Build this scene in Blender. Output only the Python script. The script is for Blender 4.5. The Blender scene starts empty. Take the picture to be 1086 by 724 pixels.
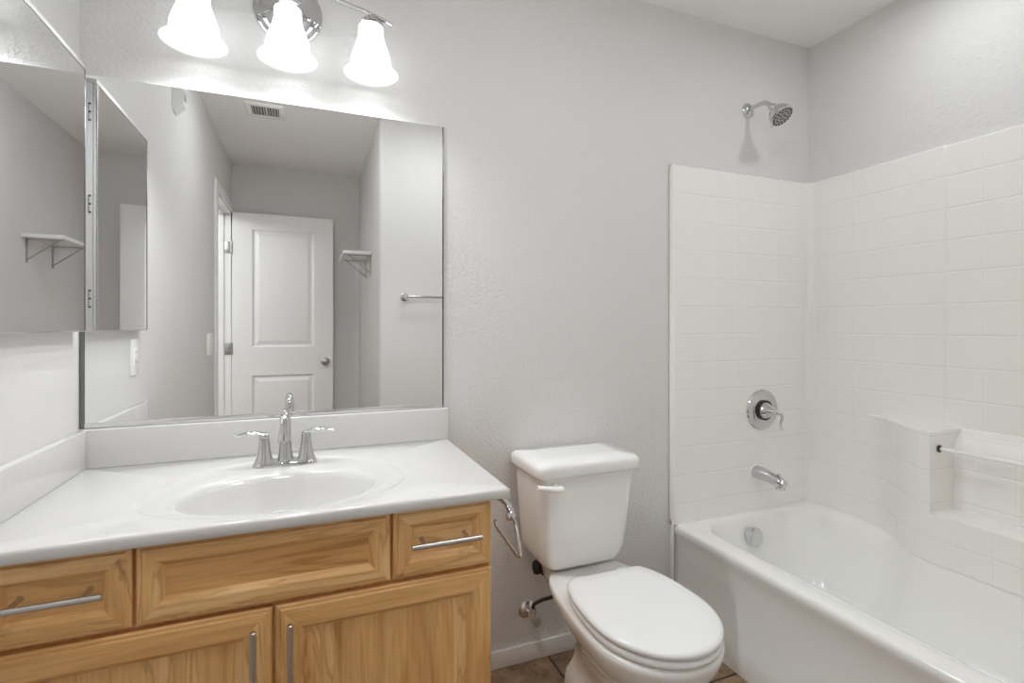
import bpy, bmesh, math, random
from mathutils import Vector, Matrix
random.seed(4)
S = bpy.context.scene
PI = math.pi

# ------------------------------------------------------------------ camera
FPX, CX, CY = 539.8, 543.0, 345.7
cam = bpy.data.objects.new('camera', bpy.data.cameras.new('camera'))
S.collection.objects.link(cam)
cam.data.sensor_width = 36.0
cam.data.lens = FPX / 1086 * 36.0
cam.data.shift_y = (CY - 362.0) / 1086
cam.data.shift_x = 0
cam.location = (0.5487, -1.64, 1.1702)
cam.rotation_euler = (PI / 2, 0, -0.3811)
cam.data.clip_start = 0.02
S.camera = cam

# ------------------------------------------------------------------ view + world + lights
S.view_settings.view_transform = 'Standard'
S.view_settings.look = 'None'
S.view_settings.gamma = 1
S.view_settings.use_curve_mapping = False
S.view_settings.exposure = 0.32
w = bpy.data.worlds.new('world'); S.world = w; w.use_nodes = True
w.node_tree.nodes['Background'].inputs[0].default_value = (1, 1, 1, 1)
w.node_tree.nodes['Background'].inputs[1].default_value = 0.3
try:
    S.cycles.use_denoising = True
    S.cycles.max_bounces = 14
    S.cycles.diffuse_bounces = 12
    S.cycles.glossy_bounces = 8
    S.cycles.caustics_reflective = True
    S.cycles.blur_glossy = 0.5
    S.cycles.sample_clamp_indirect = 6.0
except Exception:
    pass

BULB_W = 6.8          # each vanity bulb
SHADE_E = 1.3         # glowing frosted glass
DOWN_W = 1.7         # recessed light above the tub
FILL_DOME_E = 22.5         # glow of the two ceiling domes added as fill
HALL_FILL_W = 27.0         # unseen fill lamp added in the hallway


def light(name, kind, loc, power, size=0.05, color=(.92, .965, 1.0), rot=(0, 0, 0), parent=None):
    d = bpy.data.lights.new(name, kind)
    d.energy = power
    d.color = color
    if kind == 'AREA':
        d.shape = 'DISK'; d.size = size; d.spread = math.radians(175)
    else:
        d.shadow_soft_size = size
    o = bpy.data.objects.new(name, d)
    S.collection.objects.link(o)
    o.location = loc; o.rotation_euler = rot
    return o


TUB_LAMP = (2.30, -0.66, 2.415)
BATH_FILL = (1.30, -0.98)
ENTRY_FILL = (0.48, -1.24)
light('tub_ceiling_bulb', 'AREA', (TUB_LAMP[0], TUB_LAMP[1], 2.412), DOWN_W, 0.09)
light('hall_fill', 'POINT', (-0.8, -1.6, 2.2), HALL_FILL_W, 0.12)  # added to brighten the alcove through the doorway

# ------------------------------------------------------------------ dimensions
ZC = 2.427
XR = 2.655
YF = -1.52
YA = -2.85
XA = 0.95


# ------------------------------------------------------------------ materials
def srgb(r, g, b):
    f = lambda c: (c / 255 / 12.92) if c / 255 <= 0.04045 else ((c / 255 + 0.055) / 1.055) ** 2.4
    return (f(r), f(g), f(b), 1)


def mat(name, col, rough=0.5, metal=0.0, spec=0.5, coat=0.0, emis=None, es=0.0):
    m = bpy.data.materials.new(name); m.use_nodes = True
    b = m.node_tree.nodes['Principled BSDF']
    b.inputs['Base Color'].default_value = col
    b.inputs['Roughness'].default_value = rough
    b.inputs['Metallic'].default_value = metal
    b.inputs['Specular IOR Level'].default_value = spec
    if coat:
        b.inputs['Coat Weight'].default_value = coat
        b.inputs['Coat Roughness'].default_value = 0.05
    if emis:
        b.inputs['Emission Color'].default_value = emis
        b.inputs['Emission Strength'].default_value = es
    # slight procedural unevenness so that no surface is perfectly uniform
    return m


def nd(m, t, **k):
    n = m.node_tree.nodes.new(t)
    for a, v in k.items():
        setattr(n, a, v)
    return n


def lk(m, a, b):
    m.node_tree.links.new(a, b)


def noise_bump(m, scale, dist, strength=1.0, detail=3, rough=0.55, prev=None):
    b = m.node_tree.nodes['Principled BSDF']
    tc = nd(m, 'ShaderNodeTexCoord')
    n = nd(m, 'ShaderNodeTexNoise')
    n.inputs['Scale'].default_value = scale
    n.inputs['Detail'].default_value = detail
    n.inputs['Roughness'].default_value = rough
    lk(m, tc.outputs['Object'], n.inputs['Vector'])
    bp = nd(m, 'ShaderNodeBump')
    bp.inputs['Strength'].default_value = strength
    bp.inputs['Distance'].default_value = dist
    lk(m, n.outputs['Fac'], bp.inputs['Height'])
    if prev:
        lk(m, prev, bp.inputs['Normal'])
    lk(m, bp.outputs['Normal'], b.inputs['Normal'])
    return bp


WALLC = srgb(220, 219, 218)
M = {}
M['wall'] = mat('painted_orange_peel_wall', WALLC, 0.55, spec=0.3)
noise_bump(M['wall'], 100, 0.0040, 0.7, 2)
M['wall_smooth'] = mat('painted_wall_smooth', WALLC, 0.6, spec=0.3)
noise_bump(M['wall_smooth'], 130, 0.0014, 0.3, 2)
M['ceiling'] = mat('ceiling_paint', srgb(244, 243, 241), 0.7, spec=0.2)
noise_bump(M['ceiling'], 90, 0.002, 0.35, 2)
M['trim'] = mat('white_trim_paint', srgb(236, 236, 235), 0.35)
M['door'] = mat('white_door_paint', srgb(236, 235, 234), 0.35)
M['porcelain'] = mat('white_porcelain', srgb(240, 240, 238), 0.12, coat=0.5)
M['seat'] = mat('white_seat_plastic', srgb(238, 239, 239), 0.22)
M['marble'] = mat('cultured_marble_white', srgb(216, 215, 213), 0.14, coat=0.3)
M['acrylic'] = mat('white_acrylic', srgb(240, 240, 238), 0.15, coat=0.3)
M['chrome'] = mat('chrome', (0.66, 0.66, 0.67, 1), 0.06, 1.0)
M['nickel'] = mat('brushed_nickel', (0.60, 0.58, 0.56, 1), 0.30, 1.0)
M['satin'] = mat('satin_chrome', (0.80, 0.80, 0.80, 1), 0.22, 1.0)
M['steel'] = mat('hinge_steel', (0.45, 0.45, 0.45, 1), 0.35, 1.0)
M['mirror'] = mat('mirror_silver', (0.93, 0.935, 0.935, 1), 0.0, 1.0)
M['mirror_edge'] = mat('mirror_edge_grey', srgb(120, 120, 120), 0.25, 0.6)
M['alu'] = mat('channel_aluminium', (0.78, 0.78, 0.78, 1), 0.2, 1.0)
M['dark'] = mat('dark_gap', srgb(40, 36, 32), 0.8)
M['vent_gap'] = mat('vent_shaft_grey', srgb(110, 108, 106), 0.7)
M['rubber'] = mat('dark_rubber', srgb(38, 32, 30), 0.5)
M['hose'] = mat('braided_hose_dark', srgb(70, 64, 62), 0.4, 0.5)
M['plastic'] = mat('white_plastic', srgb(246, 246, 244), 0.25)
M['grey_plastic'] = mat('grey_nozzle_face', srgb(180, 180, 180), 0.3, 0.4)
M['cab_white'] = mat('cabinet_white_enamel', srgb(225, 225, 223), 0.3)
M['lamp'] = mat('lamp_lens', srgb(250, 250, 248), 0.5, emis=(1, 1, 1, 1), es=4.0)

# frosted glass
def glass_mat(name, es, transp):
    m = bpy.data.materials.new(name); m.use_nodes = True
    nt = m.node_tree; nt.nodes.clear()
    out = nt.nodes.new('ShaderNodeOutputMaterial')
    p = nt.nodes.new('ShaderNodeBsdfPrincipled')
    p.inputs['Base Color'].default_value = (0.92, 0.92, 0.92, 1)
    p.inputs['Roughness'].default_value = 0.25
    p.inputs['Emission Color'].default_value = (.95, .98, 1.0, 1)
    p.inputs['Emission Strength'].default_value = es
    if transp > 0:
        t = nt.nodes.new('ShaderNodeBsdfTransparent')
        mx = nt.nodes.new('ShaderNodeMixShader'); mx.inputs[0].default_value = transp
        nt.links.new(p.outputs[0], mx.inputs[1]); nt.links.new(t.outputs[0], mx.inputs[2])
        nt.links.new(mx.outputs[0], out.inputs[0])
    else:
        nt.links.new(p.outputs[0], out.inputs[0])
    return m
M['shade'] = glass_mat('frosted_glass_shade', SHADE_E, 0.0)
M['shade_lip'] = glass_mat('frosted_glass_lip', 0.10, 0.25)
M['dome'] = glass_mat('fill_dome_glass', FILL_DOME_E, 0.0)


def wood(name, axis):
    m = bpy.data.materials.new(name); m.use_nodes = True
    b = m.node_tree.nodes['Principled BSDF']
    b.inputs['Roughness'].default_value = 0.42
    b.inputs['Specular IOR Level'].default_value = 0.35
    tc = nd(m, 'ShaderNodeTexCoord'); oi = nd(m, 'ShaderNodeObjectInfo')
    mu = nd(m, 'ShaderNodeMath', operation='MULTIPLY'); mu.inputs[1].default_value = 13.0
    lk(m, oi.outputs['Random'], mu.inputs[0])
    cb = nd(m, 'ShaderNodeCombineXYZ')
    for i in range(3):
        lk(m, mu.outputs[0], cb.inputs[i])
    ad = nd(m, 'ShaderNodeVectorMath', operation='ADD')
    lk(m, tc.outputs['Object'], ad.inputs[0]); lk(m, cb.outputs[0], ad.inputs[1])
    mp = nd(m, 'ShaderNodeMapping')
    mp.inputs['Scale'].default_value = (1.6, 14, 14) if axis == 'x' else (14, 14, 1.6)
    lk(m, ad.outputs[0], mp.inputs['Vector'])
    big = nd(m, 'ShaderNodeTexNoise')
    big.inputs['Scale'].default_value = 1.0; big.inputs['Detail'].default_value = 3
    big.inputs['Distortion'].default_value = 1.2
    lk(m, mp.outputs[0], big.inputs['Vector'])
    # cathedral figure: contour bands of the big noise
    ml = nd(m, 'ShaderNodeMath', operation='MULTIPLY'); ml.inputs[1].default_value = 26.0
    lk(m, big.outputs['Fac'], ml.inputs[0])
    sn = nd(m, 'ShaderNodeMath', operation='SINE'); lk(m, ml.outputs[0], sn.inputs[0])
    fine_mp = nd(m, 'ShaderNodeMapping')
    fine_mp.inputs['Scale'].default_value = (6, 220, 220) if axis == 'x' else (220, 220, 6)
    lk(m, ad.outputs[0], fine_mp.inputs['Vector'])
    fine = nd(m, 'ShaderNodeTexNoise'); fine.inputs['Scale'].default_value = 1.0
    fine.inputs['Detail'].default_value = 2
    lk(m, fine_mp.outputs[0], fine.inputs['Vector'])
    r1 = nd(m, 'ShaderNodeValToRGB')
    r1.color_ramp.elements[0].position = 0.25; r1.color_ramp.elements[0].color = srgb(200, 146, 88)
    r1.color_ramp.elements[1].position = 0.75; r1.color_ramp.elements[1].color = srgb(250, 214, 160)
    e = r1.color_ramp.elements.new(0.5); e.color = srgb(236, 188, 126)
    lk(m, big.outputs['Fac'], r1.inputs['Fac'])
    r2 = nd(m, 'ShaderNodeValToRGB')
    r2.color_ramp.elements[0].position = 0.80; r2.color_ramp.elements[0].color = (0, 0, 0, 1)
    r2.color_ramp.elements[1].position = 1.0; r2.color_ramp.elements[1].color = (1, 1, 1, 1)
    lk(m, sn.outputs[0], r2.inputs['Fac'])
    fm = nd(m, 'ShaderNodeMath', operation='MULTIPLY'); fm.inputs[1].default_value = 0.32
    lk(m, r2.outputs['Color'], fm.inputs[0])
    mx = nd(m, 'ShaderNodeMix', data_type='RGBA')
    lk(m, fm.outputs[0], mx.inputs['Factor'])
    lk(m, r1.outputs['Color'], mx.inputs['A']); mx.inputs['B'].default_value = srgb(158, 100, 50)
    mx2 = nd(m, 'ShaderNodeMix', data_type='RGBA', blend_type='MULTIPLY')
    r3 = nd(m, 'ShaderNodeValToRGB')
    r3.color_ramp.elements[0].position = 0.3; r3.color_ramp.elements[0].color = (0.80, 0.77, 0.73, 1)
    r3.color_ramp.elements[1].position = 0.6; r3.color_ramp.elements[1].color = (1, 1, 1, 1)
    lk(m, fine.outputs['Fac'], r3.inputs['Fac'])
    mx2.inputs['Factor'].default_value = 0.7
    lk(m, mx.outputs['Result'], mx2.inputs['A']); lk(m, r3.outputs['Color'], mx2.inputs['B'])
    # small dark knots and mineral streaks
    kmp = nd(m, 'ShaderNodeMapping')
    kmp.inputs['Scale'].default_value = (7, 16, 16) if axis == 'x' else (16, 16, 7)
    lk(m, ad.outputs[0], kmp.inputs['Vector'])
    kn = nd(m, 'ShaderNodeTexNoise'); kn.inputs['Scale'].default_value = 1.0; kn.inputs['Detail'].default_value = 4
    lk(m, kmp.outputs[0], kn.inputs['Vector'])
    kr = nd(m, 'ShaderNodeValToRGB')
    kr.color_ramp.elements[0].position = 0.67; kr.color_ramp.elements[0].color = (0, 0, 0, 1)
    kr.color_ramp.elements[1].position = 0.75; kr.color_ramp.elements[1].color = (1, 1, 1, 1)
    lk(m, kn.outputs['Fac'], kr.inputs['Fac'])
    mx3 = nd(m, 'ShaderNodeMix', data_type='RGBA')
    lk(m, kr.outputs['Color'], mx3.inputs['Factor'])
    lk(m, mx2.outputs['Result'], mx3.inputs['A']); mx3.inputs['B'].default_value = srgb(118, 72, 38)
    lk(m, mx3.outputs['Result'], b.inputs['Base Color'])
    bp = nd(m, 'ShaderNodeBump'); bp.inputs['Strength'].default_value = 0.15
    bp.inputs['Distance'].default_value = 0.0006
    lk(m, fine.outputs['Fac'], bp.inputs['Height']); lk(m, bp.outputs['Normal'], b.inputs['Normal'])
    return m
M['wood_h'] = wood('maple_horizontal_grain', 'x')
M['wood_v'] = wood('maple_vertical_grain', 'z')


def tile_wall(name, axis, off, pitch, zoff=1.806, zp=0.1115, vstr=0.5):
    """white acrylic with moulded tile joints; joints run along z (every zp) and along one axis"""
    m = mat(name, srgb(242, 240, 237), 0.14, coat=0.3)
    b = m.node_tree.nodes['Principled BSDF']
    tc = nd(m, 'ShaderNodeTexCoord'); sp = nd(m, 'ShaderNodeSeparateXYZ')
    lk(m, tc.outputs['Object'], sp.inputs[0])

    def groove(sock, o, p, wd):
        a = nd(m, 'ShaderNodeMath', operation='SUBTRACT'); lk(m, sock, a.inputs[0]); a.inputs[1].default_value = o
        d = nd(m, 'ShaderNodeMath', operation='PINGPONG'); lk(m, a.outputs[0], d.inputs[0]); d.inputs[1].default_value = p / 2
        r = nd(m, 'ShaderNodeMapRange', interpolation_type='SMOOTHSTEP')
        lk(m, d.outputs[0], r.inputs['Value'])
        r.inputs['From Min'].default_value = 0; r.inputs['From Max'].default_value = wd
        return r.outputs['Result']
    mn = nd(m, 'ShaderNodeMath', operation='MINIMUM'); lk(m, sp.outputs['Z'], mn.inputs[0]); mn.inputs[1].default_value = 1.75
    gz = groove(mn.outputs[0], zoff, zp, 0.004)
    ga = groove(sp.outputs['X' if axis == 'x' else 'Y'], off, pitch, 0.004)
    s = nd(m, 'ShaderNodeMath', operation='MULTIPLY_ADD'); lk(m, ga, s.inputs[0])
    s.inputs[1].default_value = vstr; lk(m, gz, s.inputs[2])
    bp = nd(m, 'ShaderNodeBump'); bp.inputs['Strength'].default_value = 0.8
    bp.inputs['Distance'].default_value = 0.0011
    lk(m, s.outputs[0], bp.inputs['Height'])
    n = nd(m, 'ShaderNodeTexNoise'); n.inputs['Scale'].default_value = 60; n.inputs['Detail'].default_value = 2
    lk(m, tc.outputs['Object'], n.inputs['Vector'])
    b2 = nd(m, 'ShaderNodeBump'); b2.inputs['Strength'].default_value = 0.25; b2.inputs['Distance'].default_value = 0.0006
    lk(m, n.outputs['Fac'], b2.inputs['Height']); lk(m, bp.outputs['Normal'], b2.inputs['Normal'])
    lk(m, b2.outputs['Normal'], b.inputs['Normal'])
    return m
M['tile_back'] = tile_wall('moulded_tile_back', 'x', 1.983, 0.1115, vstr=0.3)
M['tile_side'] = tile_wall('moulded_tile_side', 'y', -0.117, 0.1070, vstr=0.45)


def floor_mat():
    m = mat('brown_slate_look_tile', srgb(120, 95, 75), 0.45)
    b = m.node_tree.nodes['Principled BSDF']
    tc = nd(m, 'ShaderNodeTexCoord')
    br = nd(m, 'ShaderNodeTexBrick'); br.offset = 0.0
    br.inputs['Scale'].default_value = 1.0
    br.inputs['Brick Width'].default_value = 0.33; br.inputs['Row Height'].default_value = 0.33
    br.inputs['Mortar Size'].default_value = 0.005; br.inputs['Mortar Smooth'].default_value = 0.3
    br.inputs['Color1'].default_value = srgb(172, 146, 118); br.inputs['Color2'].default_value = srgb(136, 117, 100)
    br.inputs['Mortar'].default_value = srgb(70, 58, 50)
    mp = nd(m, 'ShaderNodeMapping'); mp.inputs['Location'].default_value = (-0.02, 0.0, 0)
    lk(m, tc.outputs['Object'], mp.inputs['Vector']); lk(m, mp.outputs[0], br.inputs['Vector'])
    n = nd(m, 'ShaderNodeTexNoise'); n.inputs['Scale'].default_value = 14; n.inputs['Detail'].default_value = 6
    n.inputs['Roughness'].default_value = 0.7
    lk(m, tc.outputs['Object'], n.inputs['Vector'])
    r = nd(m, 'ShaderNodeValToRGB')
    r.color_ramp.elements[0].position = 0.35; r.color_ramp.elements[0].color = (0.45, 0.38, 0.33, 1)
    r.color_ramp.elements[1].position = 0.65; r.color_ramp.elements[1].color = (1.25, 1.2, 1.1, 1)
    lk(m, n.outputs['Fac'], r.inputs['Fac'])
    mx = nd(m, 'ShaderNodeMix', data_type='RGBA', blend_type='MULTIPLY'); mx.inputs['Factor'].default_value = 1
    lk(m, br.outputs['Color'], mx.inputs['A']); lk(m, r.outputs['Color'], mx.inputs['B'])
    lk(m, mx.outputs['Result'], b.inputs['Base Color'])
    return m
M['floor'] = floor_mat()


# ------------------------------------------------------------------ mesh helpers
def root_loc(o):
    while o.parent:
        o = o.parent
    return o.location


def obj(name, bm, m, parent=None, loc=None, smooth=True, angle=35, subsurf=0):
    """bm in world coordinates -> one mesh object"""
    base = Vector(root_loc(parent)) if parent else Vector(loc or (0, 0, 0))
    bmesh.ops.remove_doubles(bm, verts=bm.verts, dist=1e-6)
    bmesh.ops.recalc_face_normals(bm, faces=bm.faces)
    bmesh.ops.translate(bm, verts=bm.verts, vec=-base)
    me = bpy.data.meshes.new(name)
    bm.to_mesh(me); bm.free()
    for mm in (m if isinstance(m, (list, tuple)) else [m]):
        me.materials.append(mm)
    o = bpy.data.objects.new(name, me)
    S.collection.objects.link(o)
    if parent:
        o.parent = parent
    else:
        o.location = base
    if smooth:
        for p in me.polygons:
            p.use_smooth = True
        try:
            me.set_sharp_from_angle(angle=math.radians(angle))
        except Exception:
            pass
    if subsurf:
        md = o.modifiers.new('subdivision', 'SUBSURF'); md.levels = subsurf; md.render_levels = subsurf
    return o


def thing(name, label, cat, loc=(0, 0, 0), group=None):
    o = bpy.data.objects.new(name, None); S.collection.objects.link(o)
    o.location = loc; o.empty_display_size = 0.05
    o['label'] = label; o['category'] = cat
    if group: o['group'] = group
    return o


def tag(o, label, cat, group=None):
    o['label'] = label; o['category'] = cat
    if group: o['group'] = group
    return o


def struct(o):
    o['kind'] = 'structure'
    return o


def box(bm, x0, x1, y0, y1, z0, z1, bev=0.0, seg=2, mi=0):
    t = bmesh.new()
    r = bmesh.ops.create_cube(t, size=1)
    for v in t.verts:
        v.co = Vector(((x0 + x1) / 2 + v.co.x * (x1 - x0), (y0 + y1) / 2 + v.co.y * (y1 - y0), (z0 + z1) / 2 + v.co.z * (z1 - z0)))
    if bev:
        bmesh.ops.bevel(t, geom=list(t.edges), offset=bev, segments=seg, affect='EDGES', profile=0.5)
    merge(bm, t, mi)
    return bm


def merge(bm, t, mi=0):
    vm = {}
    for v in t.verts:
        vm[v] = bm.verts.new(v.co)
    for f in t.faces:
        try:
            g = bm.faces.new([vm[v] for v in f.verts]); g.material_index = mi or f.material_index
        except ValueError:
            pass
    t.free()


def loft(bm, rings, cap0=True, cap1=True, closed=True, mi=0):
    L = [[bm.verts.new(p) for p in r] for r in rings]
    n = len(L[0])
    for a, b in zip(L[:-1], L[1:]):
        for i in range(n if closed else n - 1):
            j = (i + 1) % n
            try:
                f = bm.faces.new((a[i], a[j], b[j], b[i])); f.material_index = mi
            except ValueError:
                pass
    if closed and cap0: bm.faces.new(L[0]).material_index = mi
    if closed and cap1: bm.faces.new(L[-1][::-1]).material_index = mi
    return L


def frame_for(d):
    d = d.normalized()
    up = Vector((0, 0, 1)) if abs(d.z) < 0.95 else Vector((0, 1, 0))
    a = d.cross(up).normalized(); b = a.cross(d).normalized()
    return a, b


def tube(bm, pts, r, n=14, cap=True, flat=None):
    """tube along points; r scalar or list; flat=(sa,sb) scales the section"""
    pts = [Vector(p) for p in pts]
    rs = r if isinstance(r, (list, tuple)) else [r] * len(pts)
    rings = []
    pa = None
    for i, p in enumerate(pts):
        d = (pts[min(i + 1, len(pts) - 1)] - pts[max(i - 1, 0)]).normalized()
        if pa is None:
            a, b = frame_for(d)
        else:
            a = (pa - d * pa.dot(d)).normalized(); b = a.cross(d).normalized()
        pa = a
        fa, fb = flat if flat else (1, 1)
        rings.append([p + (a * math.cos(t) * fa + b * math.sin(t) * fb) * rs[i] for t in [2 * PI * k / n for k in range(n)]])
    loft(bm, rings, cap, cap)
    return bm


def lathe(bm, origin, axis, prof, n=32, cap0=True, cap1=True):
    """prof: (distance along the axis, radius)"""
    origin = Vector(origin); d = Vector(axis).normalized(); a, b = frame_for(d)
    rings = [[origin + d * h + (a * math.cos(t) + b * math.sin(t)) * max(r, 1e-4) for t in [2 * PI * k / n for k in range(n)]] for h, r in prof]
    loft(bm, rings, cap0, cap1)
    return bm


def smoothpath(P, n=8):
    """Catmull-Rom"""
    P = [Vector(p) for p in P]
    Q = [P[0] * 2 - P[1]] + P + [P[-1] * 2 - P[-2]]
    out = []
    for i in range(1, len(Q) - 2):
        for k in range(n):
            t = k / n
            a, b, c, d = Q[i - 1], Q[i], Q[i + 1], Q[i + 2]
            out.append(0.5 * ((2 * b) + (c - a) * t + (2 * a - 5 * b + 4 * c - d) * t * t + (-a + 3 * b - 3 * c + d) * t ** 3))
    out.append(P[-1])
    return out


def rrect(x0, x1, y0, y1, r, z, n=6):
    """rounded rectangle loop, counter-clockwise; r scalar or 4 radii (--,+-,++,-+)"""
    R = r if isinstance(r, (list, tuple)) else [r] * 4
    out = []
    for (cx, cy, a0, rr) in ((x0 + R[0], y0 + R[0], PI, R[0]), (x1 - R[1], y0 + R[1], 1.5 * PI, R[1]), (x1 - R[2], y1 - R[2], 0, R[2]), (x0 + R[3], y1 - R[3], PI / 2, R[3])):
        for k in range(n + 1):
            a = a0 + PI / 2 * k / n
            out.append((cx + rr * math.cos(a), cy + rr * math.sin(a), z))
    return out


def sstep(t):
    t = max(0, min(1, t)); return t * t * (3 - 2 * t)


# ------------------------------------------------------------------ structure
def wallbox(name, *a, m='wall'):
    bm = bmesh.new(); box(bm, *a)
    return struct(obj(name, bm, M[m], smooth=False))

bm = bmesh.new(); box(bm, -1.6, XR + .12, YA - .12, .12, -.1, 0)
struct(obj('floor', bm, M['floor'], smooth=False))
wallbox('ceiling', -1.6, XR + .12, YA - .12, .12, ZC, ZC + .1, m='ceiling')
wallbox('wall_back', -.12, XR + .12, 0, .12, 0, ZC)
wallbox('wall_right', XR, XR + .12, YA - .12, 0, 0, ZC)
# left wall with the doorway
DY0, DY1, DZ = -2.785, -2.085, 2.045
bm = bmesh.new()
box(bm, -.12, 0, DY1, 0, 0, ZC); box(bm, -.12, 0, YA, DY0, 0, ZC); box(bm, -.12, 0, DY0, DY1, DZ, ZC)
struct(obj('wall_left', bm, M['wall_smooth'], smooth=False))
# front wall (behind the tub end) and closet return, with a bullnose corner
bm = bmesh.new()
t = bmesh.new(); bmesh.ops.create_cube(t, size=1)
for v in t.verts:
    v.co = Vector(((XA + XR) / 2 + v.co.x * (XR - XA), (YF + YA) / 2 + v.co.y * (YF - YA), ZC / 2 + v.co.z * ZC))
es = [e for e in t.edges if all(abs(v.co.x - XA) < 1e-4 and abs(v.co.y - YF) < 1e-4 for v in e.verts)]
bmesh.ops.bevel(t, geom=es, offset=0.02, segments=6, affect='EDGES', profile=0.5)
merge(bm, t)
struct(obj('wall_front', bm, M['wall_smooth']))
wallbox('wall_far', -.12, XA, YA - .12, YA, 0, ZC, m='wall_smooth')
# hallway beyond the doorway
wallbox('wall_hall', -1.6, -1.5, YA - .12, .12, 0, ZC, m='wall_smooth')
wallbox('wall_hall_end', -1.5, -.12, YA - .12, YA, 0, ZC, m='wall_smooth')
wallbox('wall_hall_near', -1.5, -.12, -.4, -.3, 0, ZC, m='wall_smooth')

# baseboards
def baseboard(name, x0, x1, y0, y1):
    bm = bmesh.new(); box(bm, x0, x1, y0, y1, 0, .060, 0.003)
    return struct(obj(name, bm, M['trim']))
baseboard('baseboard_back', .955, 1.868, -.012, 0)
baseboard('baseboard_front', XA + .02, 1.868, YF, YF + .012)
baseboard('baseboard_return', XA - .012, XA, YA, YF - .02)
baseboard('baseboard_far', .0, XA - .012, YA, YA + .012)
baseboard('baseboard_left', 0, .012, DY1 + .075, -.60)

# doorway casing and jamb
bm = bmesh.new()
box(bm, 0, .017, DY1 - .005, DY1 + .060, 0, DZ + .055, .004)
box(bm, 0, .017, DY0 - .055, DY0 + .005, 0, DZ + .055, .004)
box(bm, 0, .0165, DY0 + .005, DY1 - .005, DZ - .005, DZ + .055, .004)
struct(obj('trim_1', bm, M['trim']))
bm = bmesh.new()
box(bm, -.125, .002, DY1 - .018, DY1, 0, DZ); box(bm, -.125, .002, DY0, DY0 + .012, 0, DZ)
box(bm, -.125, .002, DY0, DY1, DZ - .018, DZ)
box(bm, -.075, -.045, DY0 + .012, DY0 + .024, 0, DZ - .018); box(bm, -.075, -.045, DY1 - .03, DY1 - .018, 0, DZ - .018)
box(bm, -.075, -.045, DY0, DY1, DZ - .030, DZ - .018)
struct(obj('trim_2', bm, M['trim']))

# ------------------------------------------------------------------ the open door (two-panel)
DX0, DX1, DYF, DYB = .018, .737, -2.742, -2.777
def door_leaf():
    bm = bmesh.new()
    z0, z1 = .012, 2.035
    panels = [(.149, .593, 1.007, 1.915), (.149, .593, .20, .79)]
    def face(y, sgn):
        xs = sorted({DX0, DX1, .149, .593}); zs = sorted({z0, z1, 1.007, 1.915, .20, .79})
        for i in range(len(xs) - 1):
            for j in range(len(zs) - 1):
                xa, xb, za, zb = xs[i], xs[i + 1], zs[j], zs[j + 1]
                if (xa, xb, za, zb) in panels:
                    prof = [(0, 0), (.006, .004), (.012, .011), (.024, .011), (.046, .003), (.052, .002)]
                    rings = [[(xa + q, y - sgn * d, za + q), (xb - q, y - sgn * d, za + q), (xb - q, y - sgn * d, zb - q), (xa + q, y - sgn * d, zb - q)] for q, d in prof]
                    loft(bm, rings, False, True)
                else:
                    bm.faces.new([bm.verts.new(p) for p in ((xa, y, za), (xb, y, za), (xb, y, zb), (xa, y, zb))])
    face(DYF, 1); face(DYB, -1)
    for a, b in (((DX0, z0), (DX1, z0)), ((DX1, z0), (DX1, z1)), ((DX1, z1), (DX0, z1)), ((DX0, z1), (DX0, z0))):
        bm.faces.new([bm.verts.new(p) for p in ((a[0], DYF, a[1]), (b[0], DYF, b[1]), (b[0], DYB, b[1]), (a[0], DYB, a[1]))])
    return bm
dr = bpy.data.objects.new('door_1', None); S.collection.objects.link(dr); dr.location = (.018, -2.76, 0); struct(dr)
dr.empty_display_size = .05
obj('leaf', door_leaf(), M['door'], dr, angle=12)
bm = bmesh.new()
lathe(bm, (.679, DYF, .885), (0, 1, 0), [(0, .033), (.004, .033), (.008, .028), (.012, .012), (.032, .011), (.038, .022), (.048, .028), (.060, .026), (.067, .015), (.068, .001)], 24)
obj('door_knob', bm, M['steel'], dr)
bm = bmesh.new()
lathe(bm, (.679, DYB, .885), (0, -1, 0), [(0, .033), (.004, .033), (.008, .028), (.012, .012), (.026, .011), (.030, .022), (.040, .028), (.048, .026), (.052, .001)], 24)
obj('door_knob', bm, M['steel'], dr)
for z in (1.77, .998, .23):
    bm = bmesh.new()
    box(bm, -.040, .010, DY0 + .012, DY0 + .0155, z - .045, z + .045, .001)
    lathe(bm, (.010, DYF + .004, z - .046), (0, 0, 1), [(0, .007), (.092, .007)], 12)
    obj('hinge', bm, M['steel'], dr)

# ------------------------------------------------------------------ mirror on the back wall
mr = thing('wall_mirror', 'large frameless rectangular mirror on the wall above the sink', 'mirror', (.485, 0, .90))
bm = bmesh.new(); box(bm, .0125, .957, -.006, -.0005, .905, 1.823)
obj('glass', bm, M['mirror'], mr, smooth=False)
bm = bmesh.new(); box(bm, .0015, .0125, -.007, -.0005, .905, 1.823, .001)
o = obj('edge_strip', bm, M['mirror_edge'], mr); o['label'] = 'dull grey strip at the corner'
bm = bmesh.new(); box(bm, .957, .9625, -.006, -.0005, .905, 1.823, .001)
obj('edge_strip', bm, M['mirror_edge'], mr)
bm = bmesh.new()
box(bm, .0125, .957, -.010, -.0065, .9055, .918, .001)
obj('bottom_channel', bm, M['alu'], mr)

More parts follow.
